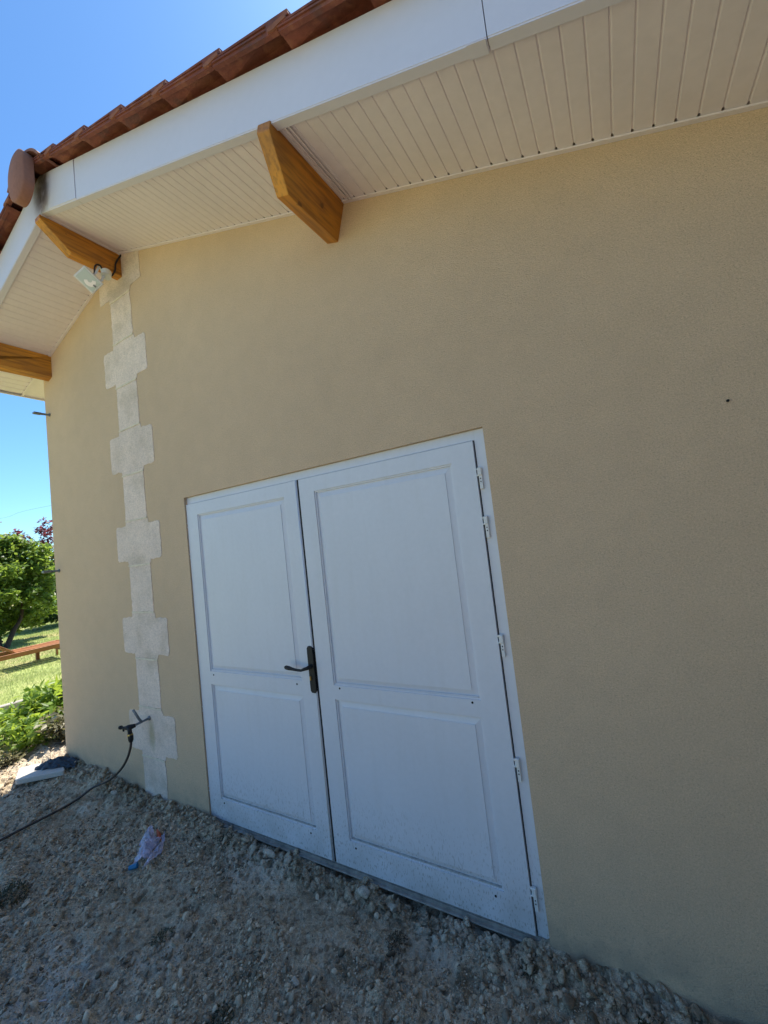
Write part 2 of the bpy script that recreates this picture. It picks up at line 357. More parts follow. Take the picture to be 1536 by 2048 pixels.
# stones: templates
def ico(sub):
    p = (1+5**.5)/2
    V = np.array([(-1,p,0),(1,p,0),(-1,-p,0),(1,-p,0),(0,-1,p),(0,1,p),(0,-1,-p),(0,1,-p),(p,0,-1),(p,0,1),(-p,0,-1),(-p,0,1)], float)
    V /= np.linalg.norm(V[0]); V = [tuple(v) for v in V]
    F = [(0,11,5),(0,5,1),(0,1,7),(0,7,10),(0,10,11),(1,5,9),(5,11,4),(11,10,2),(10,7,6),(7,1,8),(3,9,4),(3,4,2),(3,2,6),(3,6,8),(3,8,9),(4,9,5),(2,4,11),(6,2,10),(8,6,7),(9,8,1)]
    for _ in range(sub):
        c = {}; N = []
        def mid(a, b):
            k = (min(a, b), max(a, b))
            if k not in c:
                m_ = np.array(V[a])+np.array(V[b]); m_ /= np.linalg.norm(m_); c[k] = len(V); V.append(tuple(m_))
            return c[k]
        for a, b_, d in F:
            x, y, z = mid(a, b_), mid(b_, d), mid(d, a); N += [(a, x, z), (b_, y, x), (d, z, y), (x, y, z)]
        F = N
    return np.array(V), np.array(F)
def n3(P, s, seed): return (fbm(P[:, 0]*s+7, P[:, 1]*s+P[:, 2]*s*0.7, seed, 3)+fbm(P[:, 2]*s+3, P[:, 0]*s-P[:, 1]*s*0.6, seed+5, 3))*0.5
def rock_template(sub, seed, rough=0.35):
    V, F = ico(sub); r = np.random.default_rng(seed)
    V = V*(1+rough*n3(V, 1.4, seed)[:, None]) + (r.normal(0, 0.07, V.shape) if sub < 2 else 0.06*n3(V, 5, seed+3)[:, None]*V)
    for _ in range(7):  # facets
        d = r.normal(size=3); d /= np.linalg.norm(d); k = V@d; lim = r.uniform(0.42, 0.8); V = V - np.maximum(k-lim, 0)[:, None]*d
    return V*np.array([1, r.uniform(.7, 1), r.uniform(.5, .8)]), F
T0 = [rock_template(0, i, .4) for i in range(10)]; T1 = [rock_template(1, 50+i) for i in range(10)]
def scatter(name, X, Y, S, T, m, label, sink=0.25):
    Vs = []; Fs = []; o = 0
    Z = soil_h(X, Y); ang = rng.uniform(0, 2*math.pi, len(X)); tl = rng.integers(0, len(T), len(X)); ti = rng.normal(0, 0.35, (len(X), 2))
    for k in range(len(T)):
        I = np.where(tl == k)[0]; V, F = T[k]
        c, s = np.cos(ang[I])[:, None], np.sin(ang[I])[:, None]
        P = V[None]*S[I][:, None, None]
        x = P[..., 0]*c - P[..., 1]*s; y = P[..., 0]*s+P[..., 1]*c; z = P[..., 2]+x*ti[I, 0][:, None]+y*ti[I, 1][:, None]
        P = np.stack([x+X[I][:, None], y+Y[I][:, None], z+(Z[I]+S[I]*sink)[:, None]], -1)
        n = len(V); Vs.append(P.reshape(-1, 3)); Fs.append((F[None]+(np.arange(len(I))*n)[:, None, None]+o).reshape(-1, 3)); o += n*len(I)
    return tag(mesh_obj(name, np.concatenate(Vs), np.concatenate(Fs), m), label, 'gravel', kind='stuff')
def soilpts(n, x0=-5.2, x1=0.7, y0=0.25, y1=1.735, dens=None):
    X = rng.uniform(x0, x1, n); Y = rng.uniform(y0, y1, n)
    if dens is not None:
        k = rng.uniform(0, 1, n) < dens(X, Y); X, Y = X[k], Y[k]
    return X, Y
dn = lambda X, Y: np.clip(0.45+1.9*fbm(X*1.8, Y*1.8, 90, 4)+0.22*(X > -2.2), 0.06, 1)
X, Y = soilpts(60000, dens=dn); scatter('gravel', X, Y, np.clip(rng.lognormal(-5.55, 0.38, len(X)), 0.002, 0.012), T0, m_stone, 'fine grit and pebbles strewn over the bare soil before the double door')
X, Y = soilpts(11000, dens=dn); S = np.clip(rng.lognormal(-4.6, 0.38, len(X)), 0.006, 0.026)
k = ~((Y > 1.70) & (S > .016)); X, Y, S = X[k], Y[k], S[k]
scatter('soil_clods', X, Y, S, T1, m_clod, 'larger pebbles and soil clods strewn over the bare soil before the double door')
X, Y = soilpts(1900, -4.6, .9, 1.64, 1.752); S = np.clip(rng.lognormal(-4.4, .45, len(X)), .005, .027)
scatter('soil_clods', X, Y, S, T1, m_soil, 'crumbled soil clods banked along the foot of the wall', .3)
X, Y = soilpts(9000, -6.5, 3.5, -3, 0.25); scatter('gravel', X, Y, np.clip(rng.lognormal(-4.9, 0.4, len(X)), 0.004, 0.02), T0, m_stone, 'sparse pebbles on the bare soil farther out from the wall')
# single rocks one can point at
def rock(x, y, s, label, seed, sc=(1, 1, 1), m=None, name='rock', cat='rock', lift=0.3):
    V, F = rock_template(2, seed, 0.5); z = float(soil_h(x, y))+s*lift
    tag(mesh_obj(name, V*s*np.array(sc)+np.array([x, y, z]), F, m or m_rock, origin=(x, y, z-s*lift), smooth=False), label, cat)
rock(-1.99, 1.70, 0.036, 'pale jagged rock against the threshold under the left door leaf', 3, (1.3, .8, .9))
rock(-1.855, 1.70, 0.036, 'rounded beige rock right of the pale jagged one by the threshold', 4, (1, .9, 1))
rock(-1.33, 1.69, 0.052, 'largest rock, dusty and pale, heaped under the right door leaf', 5, (1, .8, 1.0))
rock(-1.16, 1.69, 0.030, 'pale upright lump of mortar touching the threshold, right of the largest rock', 12, (.9, .8, 1.5))
rock(-1.00, 1.655, 0.030, 'speckled grey rock in front of the dark gap under the right leaf', 6, (1, .9, 1.1))
rock(-0.925, 1.635, 0.026, 'smooth oval grey rock just right of the speckled one', 7, (.9, .8, 1.1))
rock(-1.36, 1.235, 0.022, 'lone pale oval stone lying in the middle of the bare soil', 8, (1, .8, .7))
rock(-3.24, 1.66, 0.034, 'dark jagged clod at the foot of the stone quoins', 9, (.8, .7, 1.3), m_soil, 'soil_clod', 'clod', .5)
rock(-2.20, 1.705, 0.032, 'brown clod leaning on the threshold under the left leaf', 10, (1.1, .8, .9), m_soil, 'soil_clod', 'clod', .35)
rock(-0.375, 1.72, 0.017, 'small round black stone by the wall right of the door', 11, (1, 1, 1), m_black)
rock(-2.74, 1.70, 0.026, 'pointed dark clod at the wall left of the door frame', 13, (.7, .7, 1.5), m_soil, 'soil_clod', 'clod', .5)
rock(-3.55, 1.64, 0.028, 'pale chip of stone in the soil below the hanging hose', 14, (1.4, .9, .7))

# ------------------------------------------------------------------ house
XR = -3.135; ZR = 4.178; SR = 0.332; SLf = 0.317
XL, XE = -4.62, -5.08            # left wall corner, left eave
XW, XWE = 2.25, 2.70             # right wall corner, right eave
YW, YF, YB = 1.76, 1.24, 11.0    # wall face, fascia face, back
def zs(x): return ZR-SR*(x-XR) if x >= XR else ZR+SLf*(x-XR)
house = thing('house', 'beige rendered gable building with white double door under a terracotta tiled roof', 'house', (-1.2, 1.76, 0))
OL, OR, OT = -2.600, -0.468, 2.137
mb = MB()
def colf(x0, x1, b0):
    mb.add([(x0, YW, b0), (x1, YW, b0), (x1, YW, zs(x1)+.04), (x0, YW, zs(x0)+.04)], [(0, 1, 2, 3)])
colf(XL, XR, -0.4); colf(XR, OL, -0.4); colf(OL, OR, OT); colf(OR, XW, -0.4)
mb.add([(OL, YW, -.4), (OL, YW+.2, -.4), (OL, YW+.2, OT), (OL, YW, OT)], [(0, 1, 2, 3)])
mb.add([(OR, YW, -.4), (OR, YW+.2, -.4), (OR, YW+.2, OT), (OR, YW, OT)], [(3, 2, 1, 0)])
mb.add([(OL, YW, OT), (OR, YW, OT), (OR, YW+.2, OT), (OL, YW+.2, OT)], [(0, 1, 2, 3)])
for x, dx in ((XL, 0.25), (XW, -0.25)):
    mb.add([(x, YW, -.4), (x, YB, -.4), (x, YB, zs(x)+.04), (x, YW, zs(x)+.04)], [(0, 1, 2, 3)])
mb.add([(XL, YB, -.4), (XW, YB, -.4), (XW, YB, zs(XW)), (XR, YB, ZR), (XL, YB, zs(XL))], [(0, 1, 2, 3, 4)])
mb.obj('wall', m_wall, house, (-1.2, 1.76, 0), fix=False)
# quoin blocks
def rough_poly(P, j=0.0035, step=0.025):
    out = []; n = len(P)
    for i in range(n):
        a, b_ = np.array(P[i]), np.array(P[(i+1) % n]); k = max(1, int(np.linalg.norm(b_-a)/step))
        for q in range(k): out.append(tuple(a+(b_-a)*q/k+rng.normal(0, j, 2)))
    return out
def wide(z0, z1, ztop=None):
    a, b_ = z0+.03, z1-.035; xl, xr, ml, mr = -3.505, -2.905, -3.35, -3.055; c = .016
    return [(ml, z0), (mr, z0), (mr+.01, a), (xr-c, a), (xr, a+c), (xr, b_-c), (xr-c, b_), (mr+.01, b_), (mr, z1), (ml, z1), (ml-.01, b_), (xl+c, b_), (xl, b_-c), (xl, a+c), (xl+c, a), (ml-.01, a)]
zz = [-0.35, .275, .64, 1.0, 1.35, 1.71, 2.06, 2.42, 2.785, 3.135, 3.495, 3.845]
def slab(poly, y0, y1, name, m, parent, j=.0024):
    q = MB(); P = rough_poly(poly, j)
    cx = sum(p[0] for p in P)/len(P); cz = sum(p[1] for p in P)/len(P)
    n = len(P); V = [(x, y1, z) for x, z in P]+[(cx+(x-cx)*.988, y0, cz+(z-cz)*.988) for x, z in P]
    q.add(V, [tuple(range(n, 2*n))]+[(i, (i+1) % n, n+(i+1) % n, n+i) for i in range(n)])
    return q.obj(name, m, parent, (cx, y0, cz))
for i in range(12):
    z0 = zz[i]+.003; z1 = (zz[i+1]-.003) if i < 11 else None
    if i == 11: P = [(-3.35, z0), (-3.055, z0), (-3.045, z0+.03), (-2.905, z0+.04), (-2.905, zs(-2.905)+.02), (XR, ZR+.02), (-3.505, zs(-3.505)+.02), (-3.505, z0+.03), (-3.36, z0+.03)]
    elif i % 2 == 0: P = [(-3.35, z0), (-3.06, z0), (-3.06, z1), (-3.35, z1)]
    else: P = wide(z0, z1)
    slab(P, YW-.0032, YW+.01, 'quoin_block', m_quoin, house)
    if i: slab([(-3.352, z0-.010), (-3.058, z0-.010), (-3.058, z0+.002), (-3.352, z0+.002)], YW-.0075, YW+.01, 'mortar_joint', m_joint, house, .0015)
# small drilled spot in the render
q = MB(); q.tube([(0.359, 1.754, 2.027), (0.359, 1.765, 2.027)], .0045, 8); q.obj('fixing_hole', m_hole, house, (0.359, 1.76, 2.027))

# soffit with grooves
PW = 0.0622
def soffit(xa, xb, name, y1=YW+.0):
    q = MB(); st = []
    sgn = 1 if xb > xa else -1; n = int(abs(xb-xa)/PW)+1
    prof = []
    for i in range(n):
        x = xa+sgn*i*PW
        prof += [(x+sgn*.0035, 0), (x+sgn*(PW-.0055), 0), (x+sgn*(PW-.002), .0030), (x+sgn*(PW+.0), .0030)]
    prof = [(x, h) for x, h in prof if (x-xb)*sgn < 0]
    P = [(x, zs(x)+h) for x, h in prof]
    k = len(P); V = []
    for yy, ex in ((YF+.012, 0), (y1-.029, 0), (y1-.027, .03), (y1-.001, .03)):
        V += [(x, yy, z+.004+(ex if h > 0 else 0)) for (x, z), (_, h) in zip(P, prof)]
    q.add(V, [(r*k+i, r*k+i+1, (r+1)*k+i+1, (r+1)*k+i) for r in range(3) for i in range(k-1)])
    return q.obj(name, m_soffit, house, (xa, YF, zs(xa)), fix=False)
# first groove phase chosen so grooves fall on the measured lines
soffit(-3.138+.0, XWE, 'soffit'); soffit(-3.132, XE, 'soffit')
q = MB(); q.add([(XE, YW, zs(XE)+.006), (XL, YW, zs(XL)+.006), (XL, YB+.4, zs(XL)+.006), (XE, YB+.4, zs(XE)+.006)], [(0, 1, 2, 3)])
q.obj('eave_soffit', m_soffit, house, (XE, YW, zs(XE)), fix=False); q = MB()
q.add([(XW, YW, zs(XW)+.006), (XWE, YW, zs(XWE)+.006), (XWE, YB+.4, zs(XWE)+.006), (XW, YB+.4, zs(XW)+.006)], [(0, 1, 2, 3)])
q.obj('eave_soffit', m_soffit, house, (XW, YW, zs(XW)), fix=False)
# groove end holes and wall trim
q = MB()
def rakebox(q, x0, x1, y0, y1, h0, h1, mi=0):
    V = [(x, y, zs(x)+h) for x in (x0, x1) for y in (y0, y1) for h in (h0, h1)]
    q.add(V, [(0,1,3,2),(4,6,7,5),(0,4,5,1),(2,3,7,6),(0,2,6,4),(1,5,7,3)], mi)
for a, b_ in ((XR, XWE), (XE, XR)): rakebox(q, a, b_, YW-.020, YW-.0005, -.004, .003)
q.obj('wall_trim', m_soffit, house, (XR, YW, ZR))
# trims beside the beams
q = MB()
for x in (-1.005, -0.985): rakebox(q, x, x+.006, YF+.04, YW-.02, -.007, .002)
q.obj('beam_trim', m_soffit, house, (-1, YF, zs(-1)))
# fascia boards: face + lip, joints
FH = 0.264
def fascia(x0, x1):
    q = MB(); rakebox(q, x0, x1, YF, YF+.018, 0, FH); rakebox(q, x0, x1, YF+.002, YF+.040, -.006, .006)
    return q.obj('fascia_board', m_white, house, ((x0+x1)/2, YF, zs((x0+x1)/2)))
cuts = [XE-.02, XR]; fascia(XE-.02, XR-.0012); fascia(XR+.0012, -2.662); fascia(-2.659, -0.162); fascia(-0.159, XWE+.02)
q = MB(); rakebox(q, -3.02, -2.662, YF-.004, YF, 0.002, FH-.004); q.obj('fascia_joint_cover', m_white, house, (-2.8, YF, zs(-2.8)))
q = MB(); rakebox(q, -0.225, -0.166, YF-.003, YF+.044, -.009, -.006); q.obj('fascia_joint_cover', m_white, house, (-.2, YF, zs(-.2)))
for x in (XE-.02, XWE):
    q = MB(); q.box(x, x+.02, YF+.018, YB+.4, zs(x)-.004, zs(x)+.2); q.obj('eave_board', m_white, house, (x, YF, zs(x)))
q = MB(); rakebox(q, XE, XR, YF+.02, YB+.4, FH-.07, FH-.01); rakebox(q, XR, XWE, YF+.02, YB+.4, FH-.07, FH-.01)
q.obj('roof_deck', m_wood, house, (XR, YF, ZR))
# dark gap filler stain under the ridge cap
# purlins
def purlin(x0, x1, tilt, knee_y, h_nose, h, name='purlin', ref=None, dip=0.0):
    """profile in (y, depth below soffit) extruded across x; tilt shifts x with depth"""
    q = MB(); zt = lambda x: zs(x)+.003 if ref is None else ref
    prof = [(YF-.006, -.0), (YF-.006, h_nose), (knee_y, h), (YW+.05, h), (YW+.05, 0)]
    f = lambda xx: (lambda y, d: (xx-tilt*d, y, zt(xx)-d))
    q.prism(prof, f(x0), f(x1)); bm = q.obj(name, m_wood, house, ((x0+x1)/2, YW, zt(x0)))
    md = bm.modifiers.new('bevel', 'BEVEL'); md.width = .004; md.segments = 2; return bm
purlin(-1.112, -1.040, 0.332, 1.385, .033, .19)
purlin(-3.225, -3.150, 0.0, 1.415, .030, .178, ref=4.172)
purlin(-4.515, -4.437, 0.02, 1.10, .2, .2)
q = bpy.data.objects
# roof tiles: courses on both slopes
def tiles(side):
    q = MB(); sl_ = SR if side > 0 else -SLf; th = math.atan(sl_)
    def P(x, y, h): return (x, y, zs(x)+FH+h)
    per = 0.378; yv = 1.165
    ends = [-2.735+per*k for k in range(0, 15)] if side > 0 else [-3.50-per*k for k in range(0, 5)]
    lim = XWE+.1 if side > 0 else XE-.12
    for e in ends:
        if (side > 0 and e > lim) or (side < 0 and e < lim): e = lim
        jz = rng.normal(0, .003); u = e-side*(per+.05)
        if side > 0: u = max(u, XR+.03)
        else: u = min(u, XR-.03)
        hl, hu = .070+jz, .036+jz
        # verge: flange with rolled top edge, ribs
        prof = [(u, hu), (e, hl), (e+side*.004, hl-.022), (e-side*.035, hl-.030), (e-side*.042, hl-.050), (e-side*.06, .008), (e-side*.09, .006), (u, -.002)]
        q.prism([(x, h) for x, h in prof], lambda x, h: P(x, yv, h), lambda x, h: P(x, yv+.018, h))
        for hh in (.45, .72):
            rp = [(u+(e-u)*.0, hu*hh), (u+(e-u)*.72, hl*hh-.002), (u+(e-u)*.74, hl*hh-.009), (u, hu*hh-.008)]
            q.prism(rp, lambda x, h: P(x, yv-.006, h), lambda x, h: P(x, yv+.002, h))
        # light lug at the lower end
        lp = [(e-side*.10, .020), (e-side*.055, .036), (e-side*.008, .046), (e-side*.004, .030), (e-side*.04, .020), (e-side*.07, .009), (e-side*.10, .008)]
        q.prism(lp, lambda x, h: P(x, yv-.009, h), lambda x, h: P(x, yv+.004, h), 1)
        # body of the course, corrugated along y
        ny = 120; ysb = np.linspace(yv, YB+.42, ny); V = []
        for yy in ysb:
            cw = .022*abs(math.sin((yy-yv)*math.pi/.25))
            V += [P(u, yy, hu+cw), P(e, yy, hl+cw), P(e, yy, hl+cw-.02), P(u, yy, 0.004)]
        F = []
        for i in range(ny-1):
            a = i*4; c = a+4; F += [(a, a+1, c+1, c), (a+1, a+2, c+2, c+1), (a+2, a+3, c+3, c+2)]
        q.add(V, F)
        if abs(e-lim) < 1e-6: break
    o = q.obj('roof_tiles', [m_tile, m_tileL], house, (XR+side, yv, ZR+FH)); return o
m_tileL = mat('terracotta_pale', (0.29, 0.105, 0.055), 0.85, [20.0], [0.2], [(70, 0.4, 0.003)])
tiles(1); tiles(-1)
# ridge cap: end disc + half round run
q = MB()
cx, cz = -3.115, 4.335
disc = []
for k in range(40):
    a = 2*math.pi*k/40; x = .138*math.cos(a); z = .172*math.sin(a)
    disc.append((cx+min(x, .118), cz+z))
n = len(disc); y0 = 1.105
V = [(cx+(x-cx)*s, y0+d, cz+(z-cz)*s) for s, d in ((.0, -.016), (.55, -.013), (.88, -.004), (1.0, .004), (1.0, .055)) for x, z in disc]
q.add(V, [(r*n+i, r*n+(i+1) % n, (r+1)*n+(i+1) % n, (r+1)*n+i) for r in range(4) for i in range(n)])
q.obj('ridge_end_cap', m_cap, house, (cx, y0, cz), smooth=True)
q = MB(); yy = 1.135; first = True
while yy < YB:
    L = .42; V = []
    for y, r in ((yy, .305), (yy+.05, .303), (yy+L, .288)):
        for k in range(17):
            a = math.radians(36+108*k/16); V.append((XR+.02+r*math.cos(a), y, 4.195+r*math.sin(a)))
        for k in range(17):
            a = math.radians(36+108*(16-k)/16); V.append((XR+.02+(r-.016)*math.cos(a), y, 4.195+(r-.016)*math.sin(a)))
    F = [(r*34+i, r*34+(i+1) % 34, (r+1)*34+(i+1) % 34, (r+1)*34+i) for r in range(2) for i in range(34)]
    F += [(i, i+1, 32-i, 33-i) for i in range(16)]
    q.add(V, F); yy += .38
q.obj('ridge_tiles', m_cap, house, (XR, 1.135, 4.4), smooth=False)
# added dark-boarded wing, unseen beyond the frame, blocks skylight from the right
m_shadewing = mat('shade_wing_dark', (0.075, 0.055, 0.04), 0.85, [3.0, 30.0], [0.2, 0.2])
q = MB(); yy = 1.735
while yy > -4.4:
    q.box(1.55, 1.58, yy-.145, yy-.004, -.1, 3.25, 0, .003); yy -= .15
q.box(1.58, 1.66, -4.4, 1.735, -.1, 3.25); q.box(1.48, 5.2, -4.5, 1.20, 3.26, 3.36)
q.obj('added_shade_wing', m_shadewing, house, (1.55, 0, 0))
# ------------------------------------------------------------------ double door
YFR, YLF = 1.782, 1.770       # frame face, leaf face
q = MB()
LX0, LX1 = K(-2.583, 0, YLF)[0], K(-1.561, 0, YLF)[0]
RX0, RX1 = K(-1.548, 0, YLF)[0], K(-0.521, 0, YLF)[0]
LT, LB = K(0, 2.084, YLF)[1], -.004
q.box(OL, LX0-.003, YFR, YFR+.05, -.05, OT-.001); q.box(RX1+.006, OR, YFR, YFR+.05, -.05, OT-.001); q.box(LX0-.003, RX1+.006, YFR, YFR+.05, LT+.004, OT-.001)
fo = q.obj('door_frame', m_door, house, ((OL+OR)/2, YFR, 0)); md = fo.modifiers.new('bevel', 'BEVEL'); md.width = .002; md.segments = 1
def leaf(x0, x1, panels, name='door_leaf'):
    q = MB(); xs_ = sorted(set([x0, x1]+[p[i] for p in panels for i in (0, 1)])); zs_ = sorted(set([LB, LT]+[p[i] for p in panels for i in (2, 3)]))
    def inside(cx, cz): return any(p[0] < cx < p[1] and p[2] < cz < p[3] for p in panels)
    for i in range(len(xs_)-1):
        for j in range(len(zs_)-1):
            if not inside((xs_[i]+xs_[i+1])/2, (zs_[j]+zs_[j+1])/2):
                q.add([(xs_[i], YLF, zs_[j]), (xs_[i+1], YLF, zs_[j]), (xs_[i+1], YLF, zs_[j+1]), (xs_[i], YLF, zs_[j+1])], [(0, 1, 2, 3)])
    # outer edges, slightly eased
    e = [(x0, LB), (x1, LB), (x1, LT), (x0, LT)]
    for i in range(4):
        a, b_ = e[i], e[(i+1) % 4]; q.add([(a[0], YLF, a[1]), (b_[0], YLF, b_[1]), (b_[0], YLF+.042, b_[1]), (a[0], YLF+.042, a[1])], [(3, 2, 1, 0)])
    q.add([(x0, YLF+.042, LB), (x1, YLF+.042, LB), (x1, YLF+.042, LT), (x0, YLF+.042, LT)], [(3, 2, 1, 0)])
    o = q.obj(name, m_door, house, ((x0+x1)/2, YLF, LB), fix=False)
    for (a, b_, c, d) in panels:
        r = MB(); rings = [(0, 0), (.001, .0060), (.0080, .0060), (.0092, .0135), (.0115, .0140), (.0385, .0075), (.0395, .0042), (.046, .0042)]
        V = []
        for o_, dy in rings: V += [(a+o_, YLF+dy, c+o_), (b_-o_, YLF+dy, c+o_), (b_-o_, YLF+dy, d-o_), (a+o_, YLF+dy, d-o_)]
        F = [(k*4+i, k*4+(i+1) % 4, (k+1)*4+(i+1) % 4, (k+1)*4+i) for k in range(len(rings)-1) for i in range(4)]
        F.append(tuple((len(rings)-1)*4+i for i in range(4))); r.add(V, F)
        r.obj('panel', m_door, o, ((a+b_)/2, YLF, (c+d)/2), fix=False)
        # dirt lying on the lower ledge of the moulding
        r = MB(); r.box(a+.012, b_-.012, YLF+.0055, YLF+.0135, c+.0095, c+.0135)
        r.obj('moulding_ledge', m_ledge if c < .5 else m_door, o, ((a+b_)/2, YLF, c))
    return o
def KP(x0, x1, z0, z1):
    a = K(x0, z0, YLF); b_ = K(x1, z1, YLF); return (a[0], b_[0], a[1], b_[1])
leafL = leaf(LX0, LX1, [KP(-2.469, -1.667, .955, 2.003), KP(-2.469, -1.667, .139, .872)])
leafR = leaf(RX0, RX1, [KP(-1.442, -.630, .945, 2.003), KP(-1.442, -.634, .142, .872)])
# rounded bead on the meeting edge of the left leaf
q = MB(); q.tube([(LX1-.008, YLF+.001, LB+.002), (LX1-.008, YLF+.001, LT-.002)], .006, 12); q.obj('meeting_bead', m_door, leafL, (LX1, YLF, LB), smooth=True)
for gx0, gx1 in ((LX1, RX0), (RX1, RX1+.006)):
    q = MB(); q.box(gx0-.002, gx1+.002, YLF+.003 if gx0 == LX1 else YFR+.006, YLF+.03, -.004, LT+.002); q.obj('weather_seal', m_hole, house, (gx0, YLF, 1))
# screws
for x, z in ((-2.438, .933), (-1.707, .931), (-2.439, .117), (-1.711, .114), (-1.404, .932), (-.671, .932), (-1.406, .114), (-.674, .114)):
    X, Z = K(x, z, YLF); p = leafL if x < -1.55 else leafR
    q = MB(); q.tube([(X, YLF-.0015, Z), (X, YLF+.004, Z)], .0052, 10); q.obj('screw', m_hole, p, (X, YLF, Z))
# hinges
def hinge(X, Z, mir, parent):
    q = MB(); s = -1 if mir else 1
    fx = lambda p: Vector((X+s*(p.x), p.y, p.z+Z))
    y0 = YFR-.014
    q.box(.006, .021, y0, YFR+.001, -.050, .012, 0, .0015, fx)
    q.box(.003, .022, y0-.004, YFR-.001, .010, .046, 0, .003, fx)
    q.box(-.004, .008, y0-.001, YFR-.004, .036, .043, 0, .001, fx); q.box(-.004, .008, y0-.001, YFR-.004, .008, .015, 0, .001, fx)
    o = q.obj('hinge', m_hinge, parent, (X, YFR, Z))
    q = MB()
    for dz in (-.004, -.018): q.tube([fx(Vector((.0135, y0-.0012, dz))), fx(Vector((.0135, y0+.004, dz)))], .0028, 8)
    q.obj('screw_hole', m_hole, o, (X, YFR, Z)); return o
hz = [1.915, 1.700, 1.190, .677, .162]
h0 = hinge(RX1+.003, K(0, hz[0], YFR)[1], False, leafR)
h1 = hinge(LX0-.001, K(0, hz[0], YFR)[1], True, leafL)
for z in hz[1:]:
    for h, p in ((h0, leafR), (h1, leafL)):
        d = (0, 0, (z-hz[0])*1.01); c = copy_child(h, p, d)
        for ch in h.children: copy_child(ch, c, (0, 0, 0))
# handle
hx, hz_ = K(-1.596, 1.016, 1.752)
hd = MB(); pl = []
w_, L_ = .0205, .128
for x, z in [(-.012, 1), (.012, 1), (1, .90), (1, .86), (.9, .84), (1, .82), (1, -.82), (.9, -.84), (1, -.86), (1, -.90), (.012, -1), (-.012, -1), (-1, -.90), (-1, -.86), (-.9, -.84), (-1, -.82), (-1, .82), (-.9, .84), (-1, .86), (-1, .90)]:
    pl.append((hx+(x*w_ if abs(x) > .5 else x), hz_+z*L_))
hd.prism(pl, lambda x, z: (x, YLF-.011, z), lambda x, z: (x, YLF+.002, z))
lever = [(hx, YLF-.008, hz_+.018), (hx, YLF-.045, hz_+.018), (hx-.012, YLF-.054, hz_+.016), (hx-.035, YLF-.056, hz_+.008), (hx-.070, YLF-.056, hz_+.009), (hx-.100, YLF-.055, hz_+.012), (hx-.125, YLF-.054, hz_+.015), (hx-.150, YLF-.053, hz_+.018), (hx-.160, YLF-.053, hz_+.019)]
hd.tube(lever, [.012, .010, .009, .007, .007, .0085, .0115, .011, .004], 14)
ho = hd.obj('door_handle', m_black, leafL, (hx, YLF, hz_)); md = ho.modifiers.new('bevel', 'BEVEL'); md.width = .003; md.segments = 2; md.limit_method = 'ANGLE'
q = MB(); q.box(hx-.014, hx-.002, YLF-.020, YLF-.010, hz_-.058, hz_-.034, 0, .003); q.obj('lock_cylinder', m_brass, leafL, (hx, YLF, hz_-.05))
# threshold
q = MB(); q.box(OL+.02, OR-.02, YLF+.004, YLF+.06, -.020, -.009, 0, .002); q.box(OL+.03, OR-.03, YLF-.018, YLF+.006, -.034, -.026, 0, .002); q.box(OL+.03, OR-.03, YLF-.002, YLF+.004, -.03, -.012, 0, 0)
q.obj('threshold', m_thr, house, (-1.5, YLF, 0))

# ------------------------------------------------------------------ things on the wall
# halogen floodlight under the ridge beam
fl = thing('floodlight', 'white halogen floodlight on a bracket under the ridge beam end', 'floodlight', (-3.19, 1.62, 3.99))
def ray(px, py):
    return CR*((px-768)/814.07) - CU*((py-1024)/814.07) + CF
CAMP = Vector((0, 0, 1.7))
fc = CAMP+ray(176.9, 559.9)*2.93
nrm = Vector((0.62, -0.52, -0.59)).normalized()
def onpl(px, py):
    d = ray(px, py); return CAMP+d*((fc-CAMP).dot(nrm)/d.dot(nrm))
c0, c1, c2, c3 = onpl(168.8, 531), onpl(208.4, 569), onpl(184.5, 587.7), onpl(146.4, 551)
U = ((c1-c0)+(c2-c3))/2; W = ((c3-c0)+(c2-c1))/2; lu, lw = U.length, W.length; U.normalize(); W = (W-U*W.dot(U)).normalized(); N = U.cross(W)
if N.dot(nrm) < 0: N = -N
cc = (c0+c1+c2+c3)/4
fl_f = lambda p: cc+U*p.x+W*p.y+N*p.z
print('flood', lu, lw, cc)
a, b_ = lu/2, lw/2
q = MB(); q.box(-a, a, -b_, b_, -.018, .004, 0, .004, fl_f)
V = [(-a*.9, -b_*.9, -.018), (a*.9, -b_*.9, -.018), (a*.9, b_*.9, -.018), (-a*.9, b_*.9, -.018), (-a*.6, -b_*.5, -.085), (a*.6, -b_*.5, -.085), (a*.6, b_*.5, -.085), (-a*.6, b_*.5, -.085)]
q.add([fl_f(Vector(v)) for v in V], [(0, 1, 5, 4), (1, 2, 6, 5), (2, 3, 7, 6), (3, 0, 4, 7), (4, 5, 6, 7)])
q.obj('housing', m_hinge, fl, tuple(cc))
q = MB(); q.box(-a*.86, a*.86, -b_*.80, b_*.80, .001, .0055, 0, .001, fl_f); gl = q.obj('glass', m_glass, fl, tuple(cc))
q = MB(); ar = [(.02+.036*math.cos(t), -.002+.036*math.sin(t)) for t in np.linspace(-.9, 2.5, 12)]+[(.02+.014*math.cos(t)-.004, -.006+.014*math.sin(t)) for t in np.linspace(2.5, -.9, 12)]
q.prism(ar, lambda x, y: fl_f(Vector((x-.01, y, .0085))), lambda x, y: fl_f(Vector((x-.01, y, .0065)))); q.obj('reflector_glint', m_reflect, gl, tuple(cc))
q = MB(); q.box(a*.52, a*.78, -.006, .006, .006, .009, 0, 0, fl_f); q.obj('rating_plate', m_galv, gl, tuple(cc))
jb = CAMP+ray(212, 553)*((1.60)/ray(212, 553).y)
jt = Vector((jb.x-.005, jb.y+.03, 3.995))
q = MB(); q.tube([jb, jb+Vector((-.01, .01, .045))], .034, 18); q.obj('junction_box', m_hinge, fl, tuple(jb))
q = MB()
